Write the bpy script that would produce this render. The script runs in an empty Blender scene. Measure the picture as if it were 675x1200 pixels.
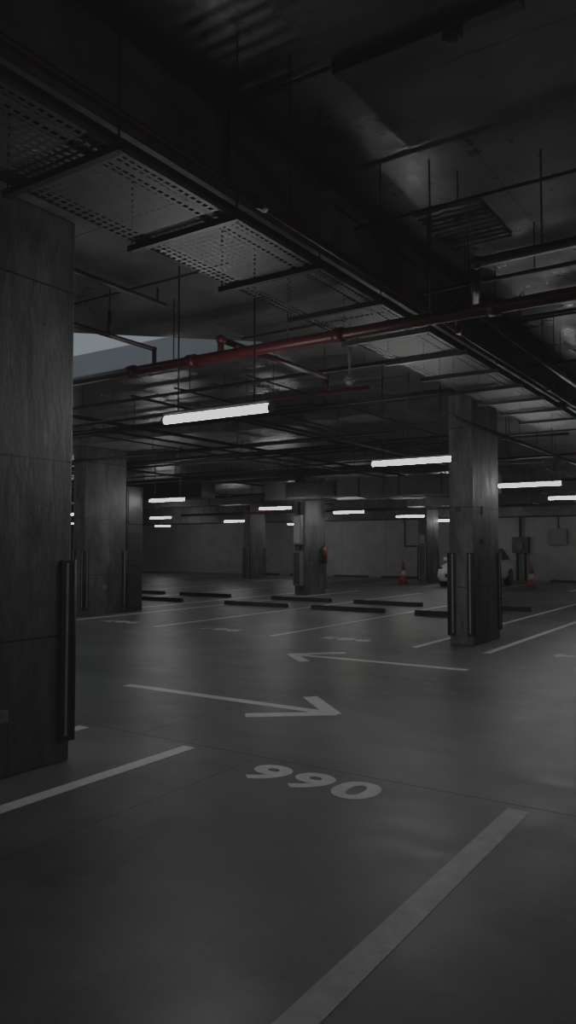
import bpy, bmesh, math, random
from mathutils import Vector, Matrix
random.seed(4)
scene = bpy.context.scene
COL = scene.collection

# ------------------------------------------------------------------ materials
def new_mat(name):
    m = bpy.data.materials.new(name); m.use_nodes = True
    nt = m.node_tree
    b = nt.nodes["Principled BSDF"]
    return m, nt, b

def ramp(nt, fac, stops):
    r = nt.nodes.new("ShaderNodeValToRGB")
    els = r.color_ramp.elements
    els[0].position, els[0].color = stops[0][0], (*stops[0][1], 1)
    els[1].position, els[1].color = stops[-1][0], (*stops[-1][1], 1)
    for p, c in stops[1:-1]:
        e = els.new(p); e.color = (*c, 1)
    nt.links.new(fac, r.inputs[0])
    return r.outputs[0]

def noise(nt, scale, detail=6, rough=0.6, vec=None, dist=0.0):
    n = nt.nodes.new("ShaderNodeTexNoise")
    n.inputs["Scale"].default_value = scale
    n.inputs["Detail"].default_value = detail
    n.inputs["Roughness"].default_value = rough
    n.inputs["Distortion"].default_value = dist
    if vec is not None: nt.links.new(vec, n.inputs["Vector"])
    return n.outputs[0]

def mixc(nt, a, b, fac, mode='MIX'):
    m = nt.nodes.new("ShaderNodeMix"); m.data_type = 'RGBA'; m.blend_type = mode
    if isinstance(fac, float): m.inputs[0].default_value = fac
    else: nt.links.new(fac, m.inputs[0])
    nt.links.new(a, m.inputs[6]); nt.links.new(b, m.inputs[7])
    return m.outputs[2]

def mth(nt, op, a, b=None):
    m = nt.nodes.new("ShaderNodeMath"); m.operation = op
    for i, v in enumerate((a, b)):
        if v is None: continue
        if isinstance(v, (int, float)): m.inputs[i].default_value = v
        else: nt.links.new(v, m.inputs[i])
    return m.outputs[0]

def g(v): return (v, v, v)

def concrete(name, dark, light, r0=0.5, r1=0.8, big=0.6, joints=None, stretch=(1, 1, 1), bump=0.15, spec=0.5, stain=0.0, pits=0.0, soft=0.03, fine=0.5, spots=None):
    m, nt, b = new_mat(name)
    tc = nt.nodes.new("ShaderNodeTexCoord")
    mp = nt.nodes.new("ShaderNodeMapping"); mp.inputs["Scale"].default_value = stretch
    nt.links.new(tc.outputs["Object"], mp.inputs[0])
    v = mp.outputs[0]
    n1 = noise(nt, big, 8, 0.65, v, 0.4)
    n2 = noise(nt, big * 6, 8, 0.7, v)
    n3 = noise(nt, 60, 3, 0.6, tc.outputs["Object"])
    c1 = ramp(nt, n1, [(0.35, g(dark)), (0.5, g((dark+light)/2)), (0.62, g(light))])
    c2 = ramp(nt, n2, [(0.35, g(fine)), (0.6, g(1.0))])
    c3 = ramp(nt, n3, [(0.3, g(0.72)), (0.7, g(1.0))])
    c = mixc(nt, c1, c2, 0.8, 'MULTIPLY')
    c = mixc(nt, c, c3, 0.75, 'MULTIPLY')
    if stain:
        mp2 = nt.nodes.new("ShaderNodeMapping"); mp2.inputs["Location"].default_value = (13.7, 4.1, 7.7)
        mp2.inputs["Scale"].default_value = stretch
        nt.links.new(tc.outputs["Object"], mp2.inputs[0])
        n4 = noise(nt, big * 1.7, 9, 0.68, mp2.outputs[0], 0.6)
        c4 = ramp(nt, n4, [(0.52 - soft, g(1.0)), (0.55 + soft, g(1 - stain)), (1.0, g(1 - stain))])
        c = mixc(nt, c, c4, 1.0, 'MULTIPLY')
    sep = nt.nodes.new("ShaderNodeSeparateXYZ"); nt.links.new(tc.outputs["Object"], sep.inputs[0])
    if spots:
        nn = noise(nt, 2.6, 7, 0.62, tc.outputs["Object"], 0.5)
        for (sx, sy, rx, ry, amt) in spots:
            dx = mth(nt, 'DIVIDE', mth(nt, 'SUBTRACT', sep.outputs[0], sx), rx)
            dy = mth(nt, 'DIVIDE', mth(nt, 'SUBTRACT', sep.outputs[1], sy), ry)
            d2 = mth(nt, 'SQRT', mth(nt, 'ADD', mth(nt, 'MULTIPLY', dx, dx), mth(nt, 'MULTIPLY', dy, dy)))
            d3 = mth(nt, 'ADD', d2, mth(nt, 'MULTIPLY', mth(nt, 'SUBTRACT', nn, 0.5), 3.0))
            cs = ramp(nt, d3, [(0.55, g(1 - amt)), (1.0, g(1.0))])
            c = mixc(nt, c, cs, 1.0, 'MULTIPLY')
    if pits:
        vo = nt.nodes.new("ShaderNodeTexVoronoi"); vo.inputs["Scale"].default_value = 5.0
        nt.links.new(tc.outputs["Object"], vo.inputs["Vector"])
        c5 = ramp(nt, vo.outputs["Distance"], [(0.05, g(0.3)), (0.09, g(1.0))])
        c = mixc(nt, c, c5, pits, 'MULTIPLY')
    if joints:
        for ax, sp, off in joints:
            lt = mth(nt, 'LESS_THAN', mth(nt, 'MODULO', mth(nt, 'ADD', sep.outputs[ax], 100*sp + off), sp), 0.014)
            k = nt.nodes.new("ShaderNodeRGB"); k.outputs[0].default_value = (dark*.3, dark*.3, dark*.3, 1)
            c = mixc(nt, c, k.outputs[0], lt)
    nt.links.new(c, b.inputs["Base Color"])
    rr = nt.nodes.new("ShaderNodeMapRange")
    rr.inputs["From Min"].default_value = 0.35; rr.inputs["From Max"].default_value = 0.65
    rr.inputs["To Min"].default_value = r0; rr.inputs["To Max"].default_value = r1
    nt.links.new(n2, rr.inputs[0]); nt.links.new(rr.outputs[0], b.inputs["Roughness"])
    b.inputs["Specular IOR Level"].default_value = spec
    bp = nt.nodes.new("ShaderNodeBump"); bp.inputs["Strength"].default_value = bump; bp.inputs["Distance"].default_value = 0.02
    nt.links.new(n2, bp.inputs["Height"]); nt.links.new(bp.outputs[0], b.inputs["Normal"])
    return m

def plain(name, col, rough=0.5, metal=0.0, var=0.25, sc=8):
    m, nt, b = new_mat(name)
    tc = nt.nodes.new("ShaderNodeTexCoord")
    n = noise(nt, sc, 5, 0.6, tc.outputs["Object"])
    c = ramp(nt, n, [(0.3, tuple(x * (1 - var) for x in col)), (0.7, tuple(min(1, x * (1 + var)) for x in col))])
    nt.links.new(c, b.inputs["Base Color"])
    b.inputs["Roughness"].default_value = rough; b.inputs["Metallic"].default_value = metal
    return m

def emis(name, col, s):
    m, nt, b = new_mat(name)
    b.inputs["Base Color"].default_value = (0.8, 0.8, 0.8, 1)
    b.inputs["Emission Color"].default_value = (*col, 1); b.inputs["Emission Strength"].default_value = s
    return m

M_floor = concrete("floor_concrete", 0.11, 0.20, 0.37, 0.52, 0.5, bump=0.04, spec=.42, stain=0.22, soft=.10, fine=.66, stretch=(1.2, .7, 1),
                   spots=[(7.6, 2.4, .5, .9, .4), (2.7, 2.9, .5, .4, .3), (1.9, 1.75, .4, .5, .25), (3.1, 0.7, .3, .4, .22), (6.6, .9, .5, .4, .28)])
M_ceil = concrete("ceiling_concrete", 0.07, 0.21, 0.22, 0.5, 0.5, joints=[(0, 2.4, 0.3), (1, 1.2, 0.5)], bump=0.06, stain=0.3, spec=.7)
M_wall = concrete("wall_concrete", 0.34, 0.46, 0.55, 0.8, 0.3, joints=[(1, 2.4, 0.2)], fine=.75)
M_col = concrete("column_concrete", 0.06, 0.21, 0.5, 0.8, 0.8, joints=[(2, 1.22, 0.35)], stretch=(2.2, 2.2, 0.6), bump=0.5, stain=0.5, pits=.8, fine=.4, soft=.06)
M_beam = concrete("beam_concrete", 0.09, 0.23, 0.4, 0.7, 0.7, joints=[(0, 2.4, 1.0)], stain=0.4, pits=.5, soft=.05)
M_fascia = plain("painted_fascia", (0.5, 0.53, 0.56), 0.7, 0, 0.08, 2)
M_paint = plain("road_paint", (0.82, 0.82, 0.81), 0.42, 0, 0.12, 10)
M_worn = plain("worn_road_paint", (0.64, 0.64, 0.63), 0.45, 0, 0.2, 12)
M_joint = plain("joint_sealant", (0.05, 0.05, 0.05), 0.8)
M_red = plain("red_pipe_paint", (0.070, 0.008, 0.011), 0.38)
M_black = plain("black_pipe", (0.014, 0.014, 0.014), 0.4)
M_steel = plain("galvanised_steel", (0.13, 0.13, 0.13), 0.55, 0.3)
M_dsteel = plain("dark_steel", (0.035, 0.035, 0.035), 0.5, 0.4)
M_duct = plain("duct_metal", (0.08, 0.08, 0.08), 0.5, 0.4, 0.3, 2)
M_rubber = plain("black_rubber", (0.010, 0.010, 0.010), 0.6)
M_strip = plain("reflective_strip", (0.32, 0.30, 0.26), 0.4)
M_tube = emis("lamp_diffuser", (1.0, 1.0, 0.98), 38)
M_white = plain("white_enamel", (0.4, 0.4, 0.4), 0.4, 0, 0.05)
M_orange = plain("cone_orange", (0.22, 0.05, 0.035), 0.5, 0, 0.1)
M_car = plain("car_paint_white", (0.7, 0.7, 0.72), 0.2, 0, 0.02)
M_glass = plain("tinted_glass", (0.01, 0.01, 0.012), 0.08)
M_extred = plain("extinguisher_red", (0.10, 0.012, 0.012), 0.3)
M_box = plain("enclosure_grey", (0.2, 0.2, 0.2), 0.5)
M_sign = plain("sign_black", (0.02, 0.02, 0.02), 0.5)

# ------------------------------------------------------------------ mesh builder
class MB:
    def __init__(s): s.bm = bmesh.new(); s.mats = []
    def mi(s, m):
        if m not in s.mats: s.mats.append(m)
        return s.mats.index(m)
    def _set(s, verts, m, smooth=False):
        i = s.mi(m)
        for f in {f for v in verts for f in v.link_faces}:
            f.material_index = i; f.smooth = smooth
    def box(s, x0, x1, y0, y1, z0, z1, m):
        M = Matrix.Translation(((x0+x1)/2, (y0+y1)/2, (z0+z1)/2)) @ Matrix.Diagonal((abs(x1-x0), abs(y1-y0), abs(z1-z0), 1))
        r = bmesh.ops.create_cube(s.bm, size=1, matrix=M); s._set(r['verts'], m); return s
    def cyl(s, a, b, r, m, seg=12, r2=None):
        a = Vector(a); b = Vector(b); d = b - a
        M = Matrix.Translation((a + b) / 2) @ d.to_track_quat('Z', 'Y').to_matrix().to_4x4()
        q = bmesh.ops.create_cone(s.bm, cap_ends=True, segments=seg, radius1=r, radius2=r if r2 is None else r2, depth=d.length, matrix=M)
        s._set(q['verts'], m, True)
        for v in q['verts']:
            for f in v.link_faces:
                if len(f.verts) > 4: f.smooth = False
        return s
    def sph(s, c, r, m, sc=(1, 1, 1)):
        q = bmesh.ops.create_uvsphere(s.bm, u_segments=12, v_segments=8, radius=r, matrix=Matrix.Translation(c) @ Matrix.Diagonal((*sc, 1)))
        s._set(q['verts'], m, True); return s
    def path(s, pts, r, m, seg=12):
        for i in range(len(pts) - 1): s.cyl(pts[i], pts[i+1], r, m, seg)
        for p in pts[1:-1]: s.sph(p, r * 1.25, m)
        return s
    def prism(s, pts, z0, z1, m):
        i = s.mi(m)
        lo = [s.bm.verts.new((x, y, z0)) for x, y in pts]; hi = [s.bm.verts.new((x, y, z1)) for x, y in pts]
        n = len(pts); fs = [s.bm.faces.new(lo[::-1]), s.bm.faces.new(hi)]
        for k in range(n): fs.append(s.bm.faces.new((lo[k], lo[(k+1) % n], hi[(k+1) % n], hi[k])))
        for f in fs: f.material_index = i
        return s
    def quad(s, pts, m):
        f = s.bm.faces.new([s.bm.verts.new(p) for p in pts]); f.material_index = s.mi(m); return s
    def obj(s, name, parent=None, bevel=0):
        bmesh.ops.recalc_face_normals(s.bm, faces=s.bm.faces)
        me = bpy.data.meshes.new(name); s.bm.to_mesh(me); s.bm.free()
        for m in s.mats: me.materials.append(m)
        o = bpy.data.objects.new(name, me); COL.objects.link(o)
        if parent: o.parent = parent
        if bevel:
            b = o.modifiers.new("bevel", 'BEVEL'); b.width = bevel; b.segments = 2; b.limit_method = 'ANGLE'
        return o

def empty(name, loc=(0, 0, 0)):
    e = bpy.data.objects.new(name, None); e.empty_display_size = 0.2; COL.objects.link(e)
    return e

# ------------------------------------------------------------------ room shell
XB, XF, YL, YR = 33.5, -9.0, 40.0, -10.0
ZC, ZH = 3.84, 4.45
MB().box(XF-.3, XB+.3, YR-.3, YL+.3, -0.3, 0.0, M_floor).obj("floor")
MB().box(XB, XB+.3, YR-.3, YL+.3, 0, 5, M_wall).obj("wall_back")
MB().box(XF-.3, XF, YR-.3, YL+.3, 0, 5, M_wall).obj("wall_front")
MB().box(XF, XB, YL, YL+.3, 0, 5, M_wall).obj("wall_left")
MB().box(XF, XB, YR-.3, YR, 0, 5, M_wall).obj("wall_right")
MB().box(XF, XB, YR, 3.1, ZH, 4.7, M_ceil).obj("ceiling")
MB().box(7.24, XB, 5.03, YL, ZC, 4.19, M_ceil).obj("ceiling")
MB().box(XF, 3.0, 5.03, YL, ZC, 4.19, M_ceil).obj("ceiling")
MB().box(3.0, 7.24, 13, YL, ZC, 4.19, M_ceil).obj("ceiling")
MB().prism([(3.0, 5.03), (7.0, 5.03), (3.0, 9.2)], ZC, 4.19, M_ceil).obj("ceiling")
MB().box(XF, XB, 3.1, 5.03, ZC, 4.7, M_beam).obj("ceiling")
MB().box(7.19, 7.238, 5.04, 12.99, ZC-.02, 4.19, M_fascia).obj("trim_1")

for x0 in (11.0, 19.5, 28.0):
    MB().box(x0, x0+1.3, 5.04, YL-.01, 3.66, ZC-.001, M_beam).obj("ceiling_beam")
MB().box(31.4, XB-.01, YR+.02, YL-.02, 2.75, 3.66, M_beam).obj("bulkhead")
MB().box(1.0, 4.5, -5.0, 2.05, 4.12, ZH-.001, M_beam).obj("bulkhead")

# ------------------------------------------------------------------ floor markings
PZ0, PZ1 = 0.0005, 0.002
pm = MB()
def line(x0, x1, y, w=0.1, m=None): pm.box(x0, x1, y - w/2, y + w/2, PZ0, PZ1, m or M_paint)
for y in (-1.15, 1.34): line(-1.2, 4.38, y, 0.125, M_worn)
for y in (3.80, 4.95, 7.45, 9.95, 12.4, 13.5): line(-1.2, 4.38, y, 0.115, M_paint)
for y in (-1.5, 1.1, 3.62, 4.72, 7.3, 9.95, 12.2, 13.35, 15.9, 18.5, 21.0): line(10.45, 22.7, y)
for y in (3.6, 6.2, 8.75, 11.4, 14, 16.6, 19.2, 21.8, 24.4): line(26.2, 33.2, y)
pm.obj("parking_bay_lines")

def stroke(mb, a, b, w):
    a = Vector(a); b = Vector(b); d = (b - a).normalized(); n = Vector((-d.y, d.x)) * w / 2
    mb.prism([tuple(a - n), tuple(b - n), tuple(b + n), tuple(a + n)], PZ0, PZ1, M_paint)
def arrow(tip, tail, b1, b2, w=0.10):
    mb = MB(); stroke(mb, tail, tip, w)
    for i, b in enumerate((b1, b2)):
        a = Vector(b); t = Vector(tip); d = (t - a).normalized(); n = Vector((-d.y, d.x)) * w * .62
        mb.prism([tuple(a - n), tuple(t - n + d*.03), tuple(t + n + d*.03), tuple(a + n)], PZ0, PZ1 + .0004 * (i+1), M_paint)
    mb.obj("floor_arrow")
arrow((5.95, 3.48), (5.93, 6.04), (5.46, 4.09), (6.48, 4.05), 0.12)
arrow((8.87, 5.84), (8.92, 3.33), (9.40, 5.29), (8.41, 5.34), 0.12)

def floor_text(txt, x, y, h, w, rot, name, off=0.035):
    cu = bpy.data.curves.new(name, 'FONT'); cu.body = txt; cu.size = 1; cu.offset = off; cu.space_character = 1.15
    o = bpy.data.objects.new(name, cu); COL.objects.link(o)
    bpy.context.view_layer.update()
    dg = bpy.context.evaluated_depsgraph_get()
    me = bpy.data.meshes.new_from_object(o.evaluated_get(dg))
    bpy.data.objects.remove(o)
    xs = [v.co.x for v in me.vertices]; ys = [v.co.y for v in me.vertices]
    x0, x1, y0, y1 = min(xs), max(xs), min(ys), max(ys)
    for v in me.vertices:
        v.co.x = (v.co.x - x0) / (x1 - x0) * w
        v.co.y = (v.co.y - y0) / (y1 - y0) * h
        v.co.z = 0
    me.materials.clear(); me.materials.append(M_paint)
    n = bpy.data.objects.new(name, me); COL.objects.link(n)
    n.location = (x, y, 0.002); n.rotation_euler = (0, 0, math.radians(rot))
floor_text("990", 4.00, 3.08, 0.35, 0.95, -90, "bay_number")
for t, y in (("985", 5.6), ("986", 8.2), ("987", 10.7), ("984", 1.9)):
    floor_text(t, 10.95, y, 0.3, 0.9, 90, "bay_number")

j = MB()
for x in (4.46, 9.98): j.box(x-.005, x+.005, YR, YL, 0.0002, 0.0004, M_joint)
for y in (-4.2, 3.2, 8.6): j.box(XF, 4.4, y-.003, y+.003, 0.0002, 0.0004, M_joint)
for y in (0.5, 4.4, 8.6): j.box(4.5, 27, y-.003, y+.003, 0.0002, 0.0004, M_joint)
j.obj("floor_expansion_joint")

# ------------------------------------------------------------------ columns
def guard(mb, x, y, sx, sy, z0=0.14, z1=1.40):
    w, t = 0.10, 0.022
    mb.box(x + sx*t, x - sx*w, y, y + sy*t, z0, z1, M_rubber)
    mb.box(x, x + sx*t, y + sy*t, y - sy*w, z0, z1, M_rubber)
    mb.cyl((x + sx*t*.6, y + sy*t*.6, z0), (x + sx*t*.6, y + sy*t*.6, z1), t*.9, M_rubber)
    mb.box(x - sx*(w*.42), x - sx*(w*.62), y + sy*t, y + sy*(t+.004), z0+.04, z1-.02, M_strip)
    mb.box(x + sx*t, x + sx*(t+.004), y - sy*(w*.42), y - sy*(w*.62), z0+.04, z1-.02, M_strip)

def column(x0, y0, lx=1.2, ly=0.38, top=ZC, front_guards=True):
    e = empty("concrete_column")
    MB().box(x0, x0+lx, y0, y0+ly, 0, top-.001, M_col).obj("shaft", e, 0.012)
    gd = MB()
    for sx, x in ((-1, x0), (1, x0+lx)):
        if sx == -1 and not front_guards: continue
        for sy, y in ((-1, y0), (1, y0+ly)): guard(gd, x, y, sx, sy)
    gd.obj("corner_guards", e)
    return e
cA = column(2.45, 4.28)
MB().box(3.02, 3.14, 4.27, 4.28, 0.36, 0.44, M_box).obj("label_plate", cA)
cB = column(11.1, 4.03)
lb = MB(); lb.box(11.088, 11.1, 4.22, 4.31, 2.02, 2.10, M_sign); lb.box(11.5, 11.6, 4.018, 4.03, 2.0, 2.12, M_sign)
lb.box(11.45, 11.62, 4.02, 4.03, 1.55, 1.62, M_sign); lb.obj("label_plates", cB)
cC = column(11.1, 12.6, top=3.66)
MB().box(11.6, 11.72, 12.588, 12.6, 0.55, 0.65, M_box).obj("label_plate", cC)
cD = column(19.6, 12.42, top=3.66, front_guards=False)
column(28.1, 20.8, top=3.66); cF = column(28.1, 12.1, top=3.66)
MB().box(28.088, 28.1, 12.2, 12.42, 1.6, 1.95, M_box).obj("sign_plate", cF)
column(19.6, 20.9, top=3.66); column(19.6, 4.05); column(28.1, 4.05)
column(11.1, -4.4, top=ZH); column(2.45, 12.7); column(19.6, -4.4, top=ZH)

rc = MB(); rc.box(12.34, 12.85, 12.62, 12.98, 0, 2.86, M_dsteel)
for z in (0.1, 1.05, 2.0): rc.box(12.38, 12.81, 12.605, 12.62, z, z+.8, M_dsteel)
rc.obj("service_riser_cabinet", None, 0.01)

sb = empty("electrical_distribution_board")
b = MB(); b.box(19.42, 19.595, 12.46, 12.74, 1.55, 2.45, M_box); b.box(19.40, 19.42, 12.49, 12.71, 1.6, 2.4, M_white); b.obj("upper_box", sb, .01)
b = MB(); b.box(19.40, 19.595, 12.46, 12.74, 0.3, 1.35, M_box); b.box(19.38, 19.40, 12.49, 12.71, 0.35, 1.3, M_duct); b.obj("lower_box", sb, .01)
b = MB(); b.cyl((19.5, 12.55, 1.35), (19.5, 12.55, 1.55), .03, M_dsteel); b.cyl((19.5, 12.6, 2.45), (19.5, 12.6, 3.66), .03, M_dsteel); b.obj("conduits", sb)
ex = empty("fire_extinguisher")
b = MB(); cx, cy = 20.55, 12.30
b.cyl((cx, cy, .95), (cx, cy, 1.45), .085, M_extred, 20); b.sph((cx, cy, 1.45), .085, M_extred, (1, 1, .7)); b.cyl((cx, cy, 1.48), (cx, cy, 1.58), .025, M_dsteel)
b.obj("cylinder", ex)
b = MB(); b.box(cx-.03, cx+.1, cy-.012, cy+.012, 1.58, 1.605, M_black); b.path([(cx-.02, cy, 1.55), (cx-.13, cy-.02, 1.45), (cx-.13, cy-.02, 1.05)], .013, M_black, 8)
b.box(cx-.09, cx+.09, cy+.08, 12.419, 1.0, 1.04, M_dsteel); b.box(cx-.09, cx+.09, cy+.08, 12.419, 1.36, 1.40, M_dsteel); b.obj("valve_and_hose", ex)

# ------------------------------------------------------------------ lights
def lamp(x, y, z=2.55, L=1.1, top=ZC):
    e = empty("linear_light_fixture")
    y0, y1 = y - L/2, y + L/2
    b = MB(); b.cyl((x, y0+.02, z), (x, y1-.02, z), .028, M_tube, 16); b.obj("diffuser_tube", e)
    b = MB(); b.box(x-.022, x+.022, y0+.01, y1-.01, z+.032, z+.055, M_white)
    b.cyl((x, y0-.005, z), (x, y0+.02, z), .033, M_white, 16); b.cyl((x, y1-.02, z), (x, y1+.005, z), .033, M_white, 16); b.obj("housing", e)
    b = MB()
    for yy in (y0+.16, y1-.16): b.cyl((x, yy, z+.05), (x, yy, top), .007, M_dsteel, 8)
    b.obj("suspension_rods", e)
for x, y in [(4.7, 3.83), (8.7, 3.95), (13.1, 3.75), (17.15, 3.95), (21.3, 3.95), (25.3, 3.95)]:
    lamp(x, y)
for x, y in [(4.7, 11.8), (8.7, 11.8), (12.9, 11.9), (17.4, 12.0), (20.7, 11.5), (24.8, 11.3), (29.6, 11.8), (20.9, 19.6), (25.5, 19.7), (17.0, 19.7), (29.6, 27.6), (24, 27.6), (30.4, 19.7), (29.6, 5.2)]:
    tz = 3.66 if (19.5 < x < 20.8) or (28 < x < 29.3) else ZC
    lamp(x, y, top=tz)
for x in (-3.5, 0.3, 8.9, 21.3):  # off-view fixtures added to brighten the beam face and upper ceiling
    lamp(x, -4.3, top=ZH)
lamp(-6.5, 3.8)  # unseen fixture added as fill, set back to keep the left column dim

# ------------------------------------------------------------------ cable tray
def lattice(x0, x1, y0, y1, z):
    nx, ny = 18, 15
    px, py = (x1-x0)/nx, (y1-y0)/ny
    xs, ys = [], []
    for i in range(nx): xs += [x0+i*px, x0+i*px+px*.42]
    xs.append(x1)
    for i in range(ny): ys += [y0+i*py, y0+i*py+py*.42]
    ys.append(y1)
    V = [(x, y, z) for x in xs for y in ys]; F = []
    W = len(ys)
    for i in range(len(xs)-1):
        for k in range(len(ys)-1):
            if i % 2 == 1 and k % 2 == 1: continue
            F.append((i*W+k, (i+1)*W+k, (i+1)*W+k+1, i*W+k+1))
    return V, F
tray = empty("perforated_cable_tray")
TY0, TY1, TZ, TX = 2.64, 3.37, 3.40, 12.4
V, F = lattice(0, 0.90, TY0, TY1, 0)
pm_ = bpy.data.meshes.new("tray_panel"); pm_.from_pydata(V, [], F); pm_.materials.append(M_steel)
x = -1.10
while x < TX - .2:
    o = bpy.data.objects.new("panel", pm_); COL.objects.link(o); o.parent = tray
    o.location = (x, 0, TZ); o.rotation_euler = (0, math.radians(0.9), 0)
    x += 0.9
b = MB()
b.box(-1.1, TX, TY0-.003, TY0, TZ-.01, TZ+.06, M_steel); b.box(-1.1, TX, TY1, TY1+.003, TZ-.01, TZ+.06, M_steel)
b.obj("side_rails", tray)
b = MB(); x = -1.16
while x < TX:
    b.box(x-.02, x+.02, TY0-.07, TY1+.07, TZ-.055, TZ-.016, M_dsteel)
    b.cyl((x, TY0-.05, TZ-.06), (x, TY0-.05, ZH), .006, M_dsteel, 6)
    b.cyl((x, TY1+.05, TZ-.06), (x, TY1+.05, ZC), .006, M_dsteel, 6)
    x += 0.905
b.obj("support_brackets", tray)
b = MB()
for i in range(2): b.cyl((-1.0, TY0+.12+i*.1, TZ+.04), (TX, TY0+.12+i*.1, TZ+.04), .016, M_black, 6)
b.obj("cables", tray)

# ------------------------------------------------------------------ pipes
def coup(b, p, ax, r, m, l=.05):
    a = Vector(p); d = Vector(ax) * l; b.cyl(a-d, a+d, r, m, 14)
b = MB(); b.cyl((-3, 2.45, 3.42), (30, 2.45, 3.42), .022, M_red)
for x in (0.5, 3.4, 6.4, 9.4, 12.4, 15.4): coup(b, (x, 2.45, 3.42), (1, 0, 0), .032, M_red); b.cyl((x+.3, 2.45, 3.44), (x+.3, 2.45, ZH), .006, M_dsteel, 6)
b.path([(6.4, 2.45, 3.42), (6.4, 2.45, 3.66)], .02, M_red); b.obj("sprinkler_pipe")
b = MB(); b.cyl((5.33, -8, 3.22), (5.33, 12.5, 3.22), .047, M_red, 20)
for y in (-3, -.3, 1.75, 3.05, 4.62, 5.4, 8): coup(b, (5.33, y, 3.22), (0, 1, 0), .062, M_red, .045)
for y in (-2, .9, 2.25): b.cyl((5.33, y, 3.27), (5.33, y, ZH), .007, M_dsteel, 6)
for y in (3.55, 4.85): b.cyl((5.33, y, 3.27), (5.33, y, ZC), .007, M_dsteel, 6)
b.path([(5.33, 5.1, 3.22), (5.33, 5.1, 3.40), (3.75, 5.1, 3.40), (3.75, 7.0, 3.40)], .022, M_red)
b.path([(4.75, 5.1, 3.40), (4.75, 5.1, 3.62)], .02, M_red); b.cyl((4.75, 5.1, 3.62), (4.75, 5.1, ZC), .007, M_dsteel, 6)
b.path([(5.33, 4.28, 3.22), (5.33, 4.28, 3.37), (7.2, 4.28, 3.37), (7.2, 4.28, 3.2)], .03, M_red)
b.sph((5.33, 4.28, 3.37), .045, M_red)
b.obj("sprinkler_main_pipe")
b = MB(); b.cyl((7.2, 3.75, 3.2), (7.2, 16, 3.2), .022, M_red)
for y in (5.0,): b.cyl((7.2, y, 3.2), (7.2, y, ZC), .006, M_dsteel, 6)
b.obj("sprinkler_pipe")
b = MB(); b.path([(5.65, -8, 3.7), (5.65, 2.0, 3.7), (6.3, 2.25, 3.55), (12, 2.25, 3.55)], .04, M_black, 14)
for y in (-2, 0, 1.5): b.cyl((5.65, y, 3.7), (5.65, y, ZH), .007, M_dsteel, 6)
coup(b, (5.65, 1.2, 3.7), (0, 1, 0), .055, M_black); b.obj("drain_pipe")
b = MB(); b.path([(7.9, -8, 3.9), (7.9, 1.4, 3.9), (14, 1.4, 3.9)], .04, M_black, 14)
for y in (-2, 1.0): b.cyl((7.9, y, 3.9), (7.9, y, ZH), .007, M_dsteel, 6)
b.obj("drain_pipe")
b = MB(); b.cyl((3.2, 4.75, 3.7), (5.1, 4.75, 3.7), .028, M_black); b.cyl((5.0, 4.75, 3.7), (5.0, 4.75, ZC), .01, M_dsteel, 6); b.cyl((3.9, 4.75, 3.7), (3.9, 4.75, ZC), .01, M_dsteel, 6); b.obj("conduit_run")

def run(pts, r=.014, m=M_dsteel, top=None):
    b = MB(); b.path(pts, r, m, 8)
    p, q = Vector(pts[0]), Vector(pts[-1])
    if top:
        n = int((q - p).length // 2.2) + 1
        for i in range(n):
            t = p.lerp(q, (i + .5) / n); b.cyl(t, (t.x, t.y, top), .006, M_dsteel, 6)
    b.obj("conduit_run")
run([(5.6, -8, 4.2), (5.6, 3.05, 4.2)], .014, M_dsteel, ZH)
run([(4.6, 3.6, 3.7), (4.6, 6.0, 3.7)], .010)
run([(3.9, 3.07, ZC+.02), (3.9, 3.07, 4.42), (3.9, 2.07, 4.42)], .014)
run([(6.6, 3.15, 3.78), (6.6, 5.0, 3.78)], .014, M_dsteel)
for (x, y0, y1, z, r) in [(7.6, 3.5, 16, 3.55, .018), (8.1, 3.2, 14, 3.7, .012), (9.3, 3.2, 20, 3.5, .025), (9.7, 3.2, 20, 3.62, .012), (10.4, 3.2, 22, 3.7, .02),
                          (8.4, 5.2, 16, 3.35, .03), (12.5, 4.8, 16, 3.4, .04), (10.9, 5.2, 22, 3.3, .03), (14.9, 4.0, 24, 3.15, .035), (19.45, 13.2, 24, 3.1, .03), (27, 5, 24, 2.95, .05),
                          (13.6, 3.2, 22, 3.45, .025), (14.2, 3.2, 24, 3.6, .015), (15.4, 3.2, 24, 3.3, .03), (16.3, 5.5, 24, 3.55, .02), (22.5, 3.2, 30, 3.4, .03), (23.6, 3.2, 30, 3.2, .03), (26.4, 3.2, 30, 3.3, .03)]:
    run([(x, y0, z), (x, y1, z)], r, random.choice([M_dsteel, M_black, M_red, M_black]), ZC)
for (y, x0, x1, z, r) in [(6.8, 7.5, 19, 3.6, .015), (7.6, 7.5, 30, 3.58, .02), (9.2, 7.5, 30, 3.5, .03), (11.0, 7.5, 30, 3.6, .015), (5.6, 7.5, 25, 3.62, .012), (14.6, 7.5, 30, 3.5, .03), (17.5, 7.5, 30, 3.4, .03),
                          (6.2, 7.5, 16, 3.25, .025), (8.4, 7.5, 17, 3.2, .02), (3.7, 9.5, 30, 3.2, .03)]:
    run([(x0, y, z), (x1, y, z)], r, M_dsteel)
for (x, z, r) in [(6.9, 4.0, .02), (8.6, 4.1, .02), (9.4, 4.3, .015), (10.6, 4.0, .03), (11.6, 3.6, .05), (12.8, 4.2, .02)]:
    run([(x, -8, z), (x, 3.0, z)], r, M_black, ZH)
for (y, z, r) in [(1.0, 4.3, .018), (0.2, 4.2, .03), (2.8, 4.25, .014), (-1.2, 4.2, .03), (1.8, 3.65, .03)]:
    run([(5.0 if z > 4 else 8.2, y, z), (25, y, z)], r, M_dsteel)

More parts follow.
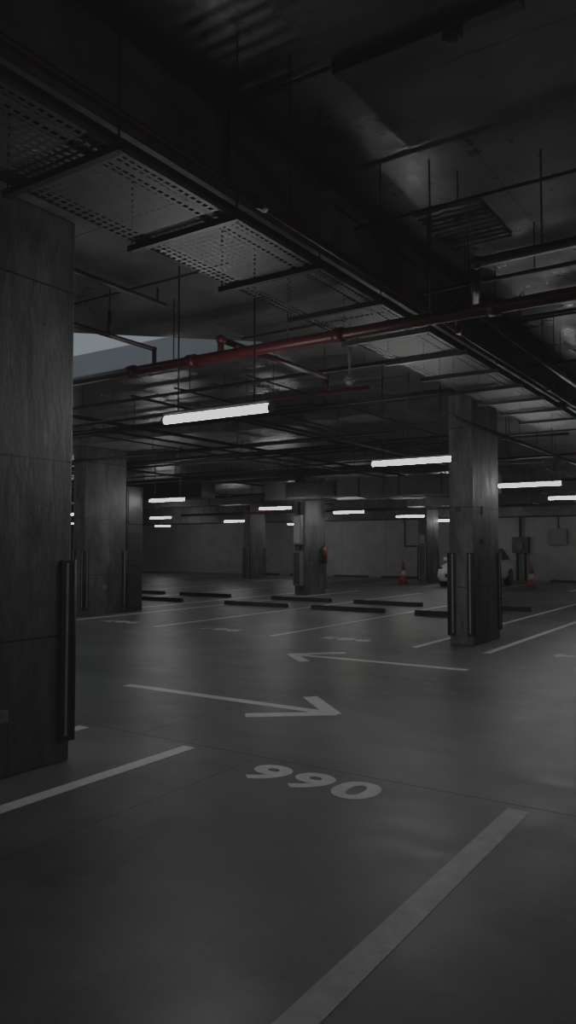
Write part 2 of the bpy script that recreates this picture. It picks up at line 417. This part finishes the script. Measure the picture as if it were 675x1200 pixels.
def duct(x0, x1, y0, y1, z0, z1, top, name="air_duct", flange=1.2):
    b = MB(); b.box(x0, x1, y0, y1, z0, z1, M_duct)
    longy = (y1-y0) > (x1-x0)
    a, bb = (y0, y1) if longy else (x0, x1)
    t = a + .05
    while t < bb:
        if longy: b.box(x0-.02, x1+.02, t, t+.03, z0-.02, z1+.02, M_dsteel)
        else: b.box(t, t+.03, y0-.02, y1+.02, z0-.02, z1+.02, M_dsteel)
        t += flange
    t = a + .5
    while t < bb:
        for s in (0, 1):
            if longy: b.cyl(((x0-.03, x1+.03)[s], t, z0-.03), ((x0-.03, x1+.03)[s], t, top), .007, M_dsteel, 6)
            else: b.cyl((t, (y0-.03, y1+.03)[s], z0-.03), (t, (y0-.03, y1+.03)[s], top), .007, M_dsteel, 6)
        t += 2.4
    return b.obj(name)
duct(18.3, 19.2, 6.2, 13.0, 2.85, 3.35, ZC)
gr = MB()
gr.box(18.24, 18.27, 10.6, 12.2, 2.9, 3.3, M_black)
for i in range(6): gr.box(18.215, 18.24, 10.65, 12.15, 2.93+i*.06, 2.945+i*.06, M_dsteel)
gr.obj("air_grille")
duct(23.9, 24.6, 5.5, 11.0, 2.85, 3.4, ZC)
duct(16.6, 17.2, 14.0, 24.0, 2.9, 3.35, ZC)
duct(13.9, 14.75, -8, 3.05, 3.2, 3.75, ZH)
duct(21.6, 22.2, 3.4, 24, 3.0, 3.3, ZC, "air_duct", 2.4)

b = MB(); b.box(6.1, 7.1, 2.15, 2.75, ZH-.012, ZH-.001, M_ceil)
for i in range(10): b.cyl((6.15+i*.1, 2.15, ZH-.014), (6.15+i*.1, 2.75, ZH-.014), .012, M_ceil, 8)
b.obj("ribbed_deck_insert")
b = MB(); b.box(3.46, 3.54, 1.0, 2.02, 4.05, 4.119, M_dsteel); b.box(3.48, 3.52, 1.3, 1.4, 4.01, 4.05, M_dsteel); b.cyl((3.5, 1.35, 3.99), (3.5, 1.35, 4.05), .025, M_duct); b.obj("strut_channel_fitting", None, .005)
e = empty("pendant_sensor")
b = MB(); b.cyl((6.9, 3.82, 3.26), (6.9, 3.82, ZC), .012, M_box, 8); b.cyl((6.9, 3.82, 3.42), (6.9, 3.82, 3.6), .02, M_box, 8); b.obj("stem", e)
b = MB(); b.cyl((6.9, 3.82, 3.22), (6.9, 3.82, 3.27), .055, M_box, 16); b.sph((6.9, 3.82, 3.21), .042, M_white, (1, 1, .8)); b.obj("head", e)

# ------------------------------------------------------------------ wheel stops
def wheel_stop(x, y, L=1.9):
    b = MB(); i = b.mi(M_rubber)
    prof = [(-.08, 0), (.08, 0), (.05, .10), (-.05, .10)]
    a = [b.bm.verts.new((x+p, y-L/2+.0, z)) for p, z in prof]; c = [b.bm.verts.new((x+p, y+L/2, z)) for p, z in prof]
    for k in range(4): b.bm.faces.new((a[k], a[(k+1) % 4], c[(k+1) % 4], c[k]))
    b.bm.faces.new(a[::-1]); b.bm.faces.new(c)
    b.box(x-.052, x+.052, y-.6, y-.5, .099, .103, M_strip); b.box(x-.052, x+.052, y+.5, y+.6, .099, .103, M_strip)
    b.obj("wheel_stop", None, .008)
for y in (6.0, 8.67, 11.3, 14.7, 17.3): wheel_stop(15.5, y); wheel_stop(17.6, y)
for y in (7.5, 12.8, 15.3, 17.9, 20.5, 23.1): wheel_stop(32.4, y)

# ------------------------------------------------------------------ cones
def cone(x, y, h=.85):
    e = empty("traffic_cone")
    b = MB(); b.box(x-.2, x+.2, y-.2, y+.2, 0, .035, M_orange); b.obj("base", e, .01)
    b = MB()
    def seg(z0, z1, m):
        R = lambda z: .15 * (1 - z / h) + .028
        b.cyl((x, y, z0), (x, y, z1), R(z0), m, 20, R(z1))
    seg(.035, .38*h, M_orange); seg(.38*h, .62*h, M_white); seg(.62*h, h, M_orange); b.obj("body", e)
cone(27.3, 12.75, .9); cone(27.0, 7.7)

# ------------------------------------------------------------------ car (front toward -X)
def car(x0, yc):
    e = empty("hatchback_car")
    st = [(0.0, .64, .32, .62), (.10, .78, .22, .74), (.5, .85, .2, .84), (1.1, .87, .2, .93), (2.0, .88, .2, .96), (3.0, .88, .2, .98), (3.9, .85, .22, .99), (4.2, .76, .3, .95), (4.28, .62, .4, .85)]
    b = MB(); rows = []
    for (x, w, zb, zt) in st:
        sec = [(-w*.86, zb), (-w, zb+.16), (-w*1.0, (zb+zt)/2), (-w*.93, zt-.06), (-w*.80, zt), (w*.80, zt), (w*.93, zt-.06), (w, (zb+zt)/2), (w, zb+.16), (w*.86, zb)]
        rows.append([b.bm.verts.new((x0+x, yc+y, z)) for y, z in sec])
    for a, c2 in zip(rows, rows[1:]):
        n = len(a)
        for k in range(n): b.bm.faces.new((a[k], a[(k+1) % n], c2[(k+1) % n], c2[k]))
    b.bm.faces.new(rows[0]); b.bm.faces.new(rows[-1][::-1]); b.mi(M_car)
    for f in b.bm.faces: f.smooth = True
    b.obj("body_shell", e)
    b = MB()
    P = lambda x, y, z: (x0+x, yc+y, z)
    for s in (-1, 1): b.quad([P(1.0, s*.74, .9), P(1.75, s*.60, 1.40), P(3.4, s*.58, 1.42), P(4.1, s*.72, .92)], M_glass)
    b.quad([P(1.0, -.74, .9), P(1.0, .74, .9), P(1.75, .6, 1.4), P(1.75, -.6, 1.4)], M_glass)
    b.quad([P(3.4, -.58, 1.42), P(3.4, .58, 1.42), P(4.1, .72, .92), P(4.1, -.72, .92)], M_glass)
    b.obj("windows", e)
    b = MB(); b.prism([(x0+1.7, yc-.61), (x0+3.5, yc-.6), (x0+3.5, yc+.6), (x0+1.7, yc+.61)], 1.39, 1.45, M_car)
    for s in (-1, 1):
        b.cyl(P(1.0, s*.74, .9), P(1.75, s*.61, 1.41), .03, M_car, 8); b.cyl(P(4.1, s*.72, .92), P(3.4, s*.59, 1.43), .045, M_car, 8); b.cyl(P(2.55, s*.79, .93), P(2.55, s*.6, 1.42), .03, M_black, 8)
        b.box(x0+1.25, x0+1.4, yc+s*.86, yc+s*1.0, .95, 1.08, M_car)
    b.obj("roof_and_pillars", e, .02)
    b = MB()
    for wx in (.75, 3.4):
        for s in (-1, 1):
            b.cyl(P(wx, s*.68, .31), P(wx, s*.89, .31), .31, M_rubber, 24); b.cyl(P(wx, s*.87, .31), P(wx, s*.9, .31), .19, M_steel, 16)
    b.obj("wheels", e)
    b = MB(); b.box(x0-.02, x0+.06, yc-.45, yc+.45, .36, .5, M_black); b.box(x0-.03, x0+.0, yc-.2, yc+.2, .5, .6, M_white)
    for s in (-1, 1): b.sph(P(.16, s*.60, .68), .12, M_glass, (.9, 1.2, .6))
    b.obj("grille_lights_and_plate", e)
car(26.1, 10.1)

# ------------------------------------------------------------------ back-wall equipment
b = MB(); b.box(33.25, 33.499, 8.0, 8.7, 1.55, 2.25, M_box); b.box(33.23, 33.25, 8.04, 8.66, 1.59, 2.21, M_box); b.cyl((33.4, 8.35, 2.25), (33.4, 8.35, 2.75), .03, M_dsteel); b.obj("wall_control_panel", None, .01)
b = MB(); b.box(33.2, 33.499, 9.6, 10.3, 1.2, 1.9, M_dsteel)
for yy in (9.75, 10.1): b.cyl((33.3, yy, 0), (33.3, yy, 1.2), .06, M_dsteel); 
b.cyl((33.3, 9.95, 1.9), (33.3, 9.95, 2.75), .06, M_dsteel); b.cyl((33.1, 9.95, 1.5), (33.2, 9.95, 1.5), .16, M_extred, 20); b.obj("fire_hydrant_valve_set")
b = MB(); b.path([(33.4, 14, .0), (33.4, 14, 1.5), (33.4, 15.5, 1.5), (33.4, 15.5, 2.75)], .03, M_dsteel); b.obj("wall_conduit")

# ------------------------------------------------------------------ world + camera
w = bpy.data.worlds.new("overcast_sky"); scene.world = w; w.use_nodes = True
bg = w.node_tree.nodes["Background"]; bg.inputs[0].default_value = (0.62, 0.72, 0.80, 1); bg.inputs[1].default_value = 0.36
vs = scene.view_settings
vs.view_transform = 'Standard'; vs.look = 'None'
vs.use_curve_mapping = True
cm = vs.curve_mapping; cm.extend = 'HORIZONTAL'
c = cm.curves[3]
c.points[0].location = (0, 0.0035); c.points[1].location = (1, 0.60)
p = c.points.new(0.12, 0.115)
p = c.points.new(0.5, 0.36)
cm.update()

cam = bpy.data.cameras.new("camera"); co = bpy.data.objects.new("camera", cam); COL.objects.link(co)
cam.sensor_fit = 'VERTICAL'; cam.sensor_height = 36; cam.lens = 890/1200*36; cam.clip_end = 200
co.location = (0, 0, 1.5)
co.rotation_euler = (math.radians(90+2.57), 0, math.radians(33.65-90))
scene.camera = co
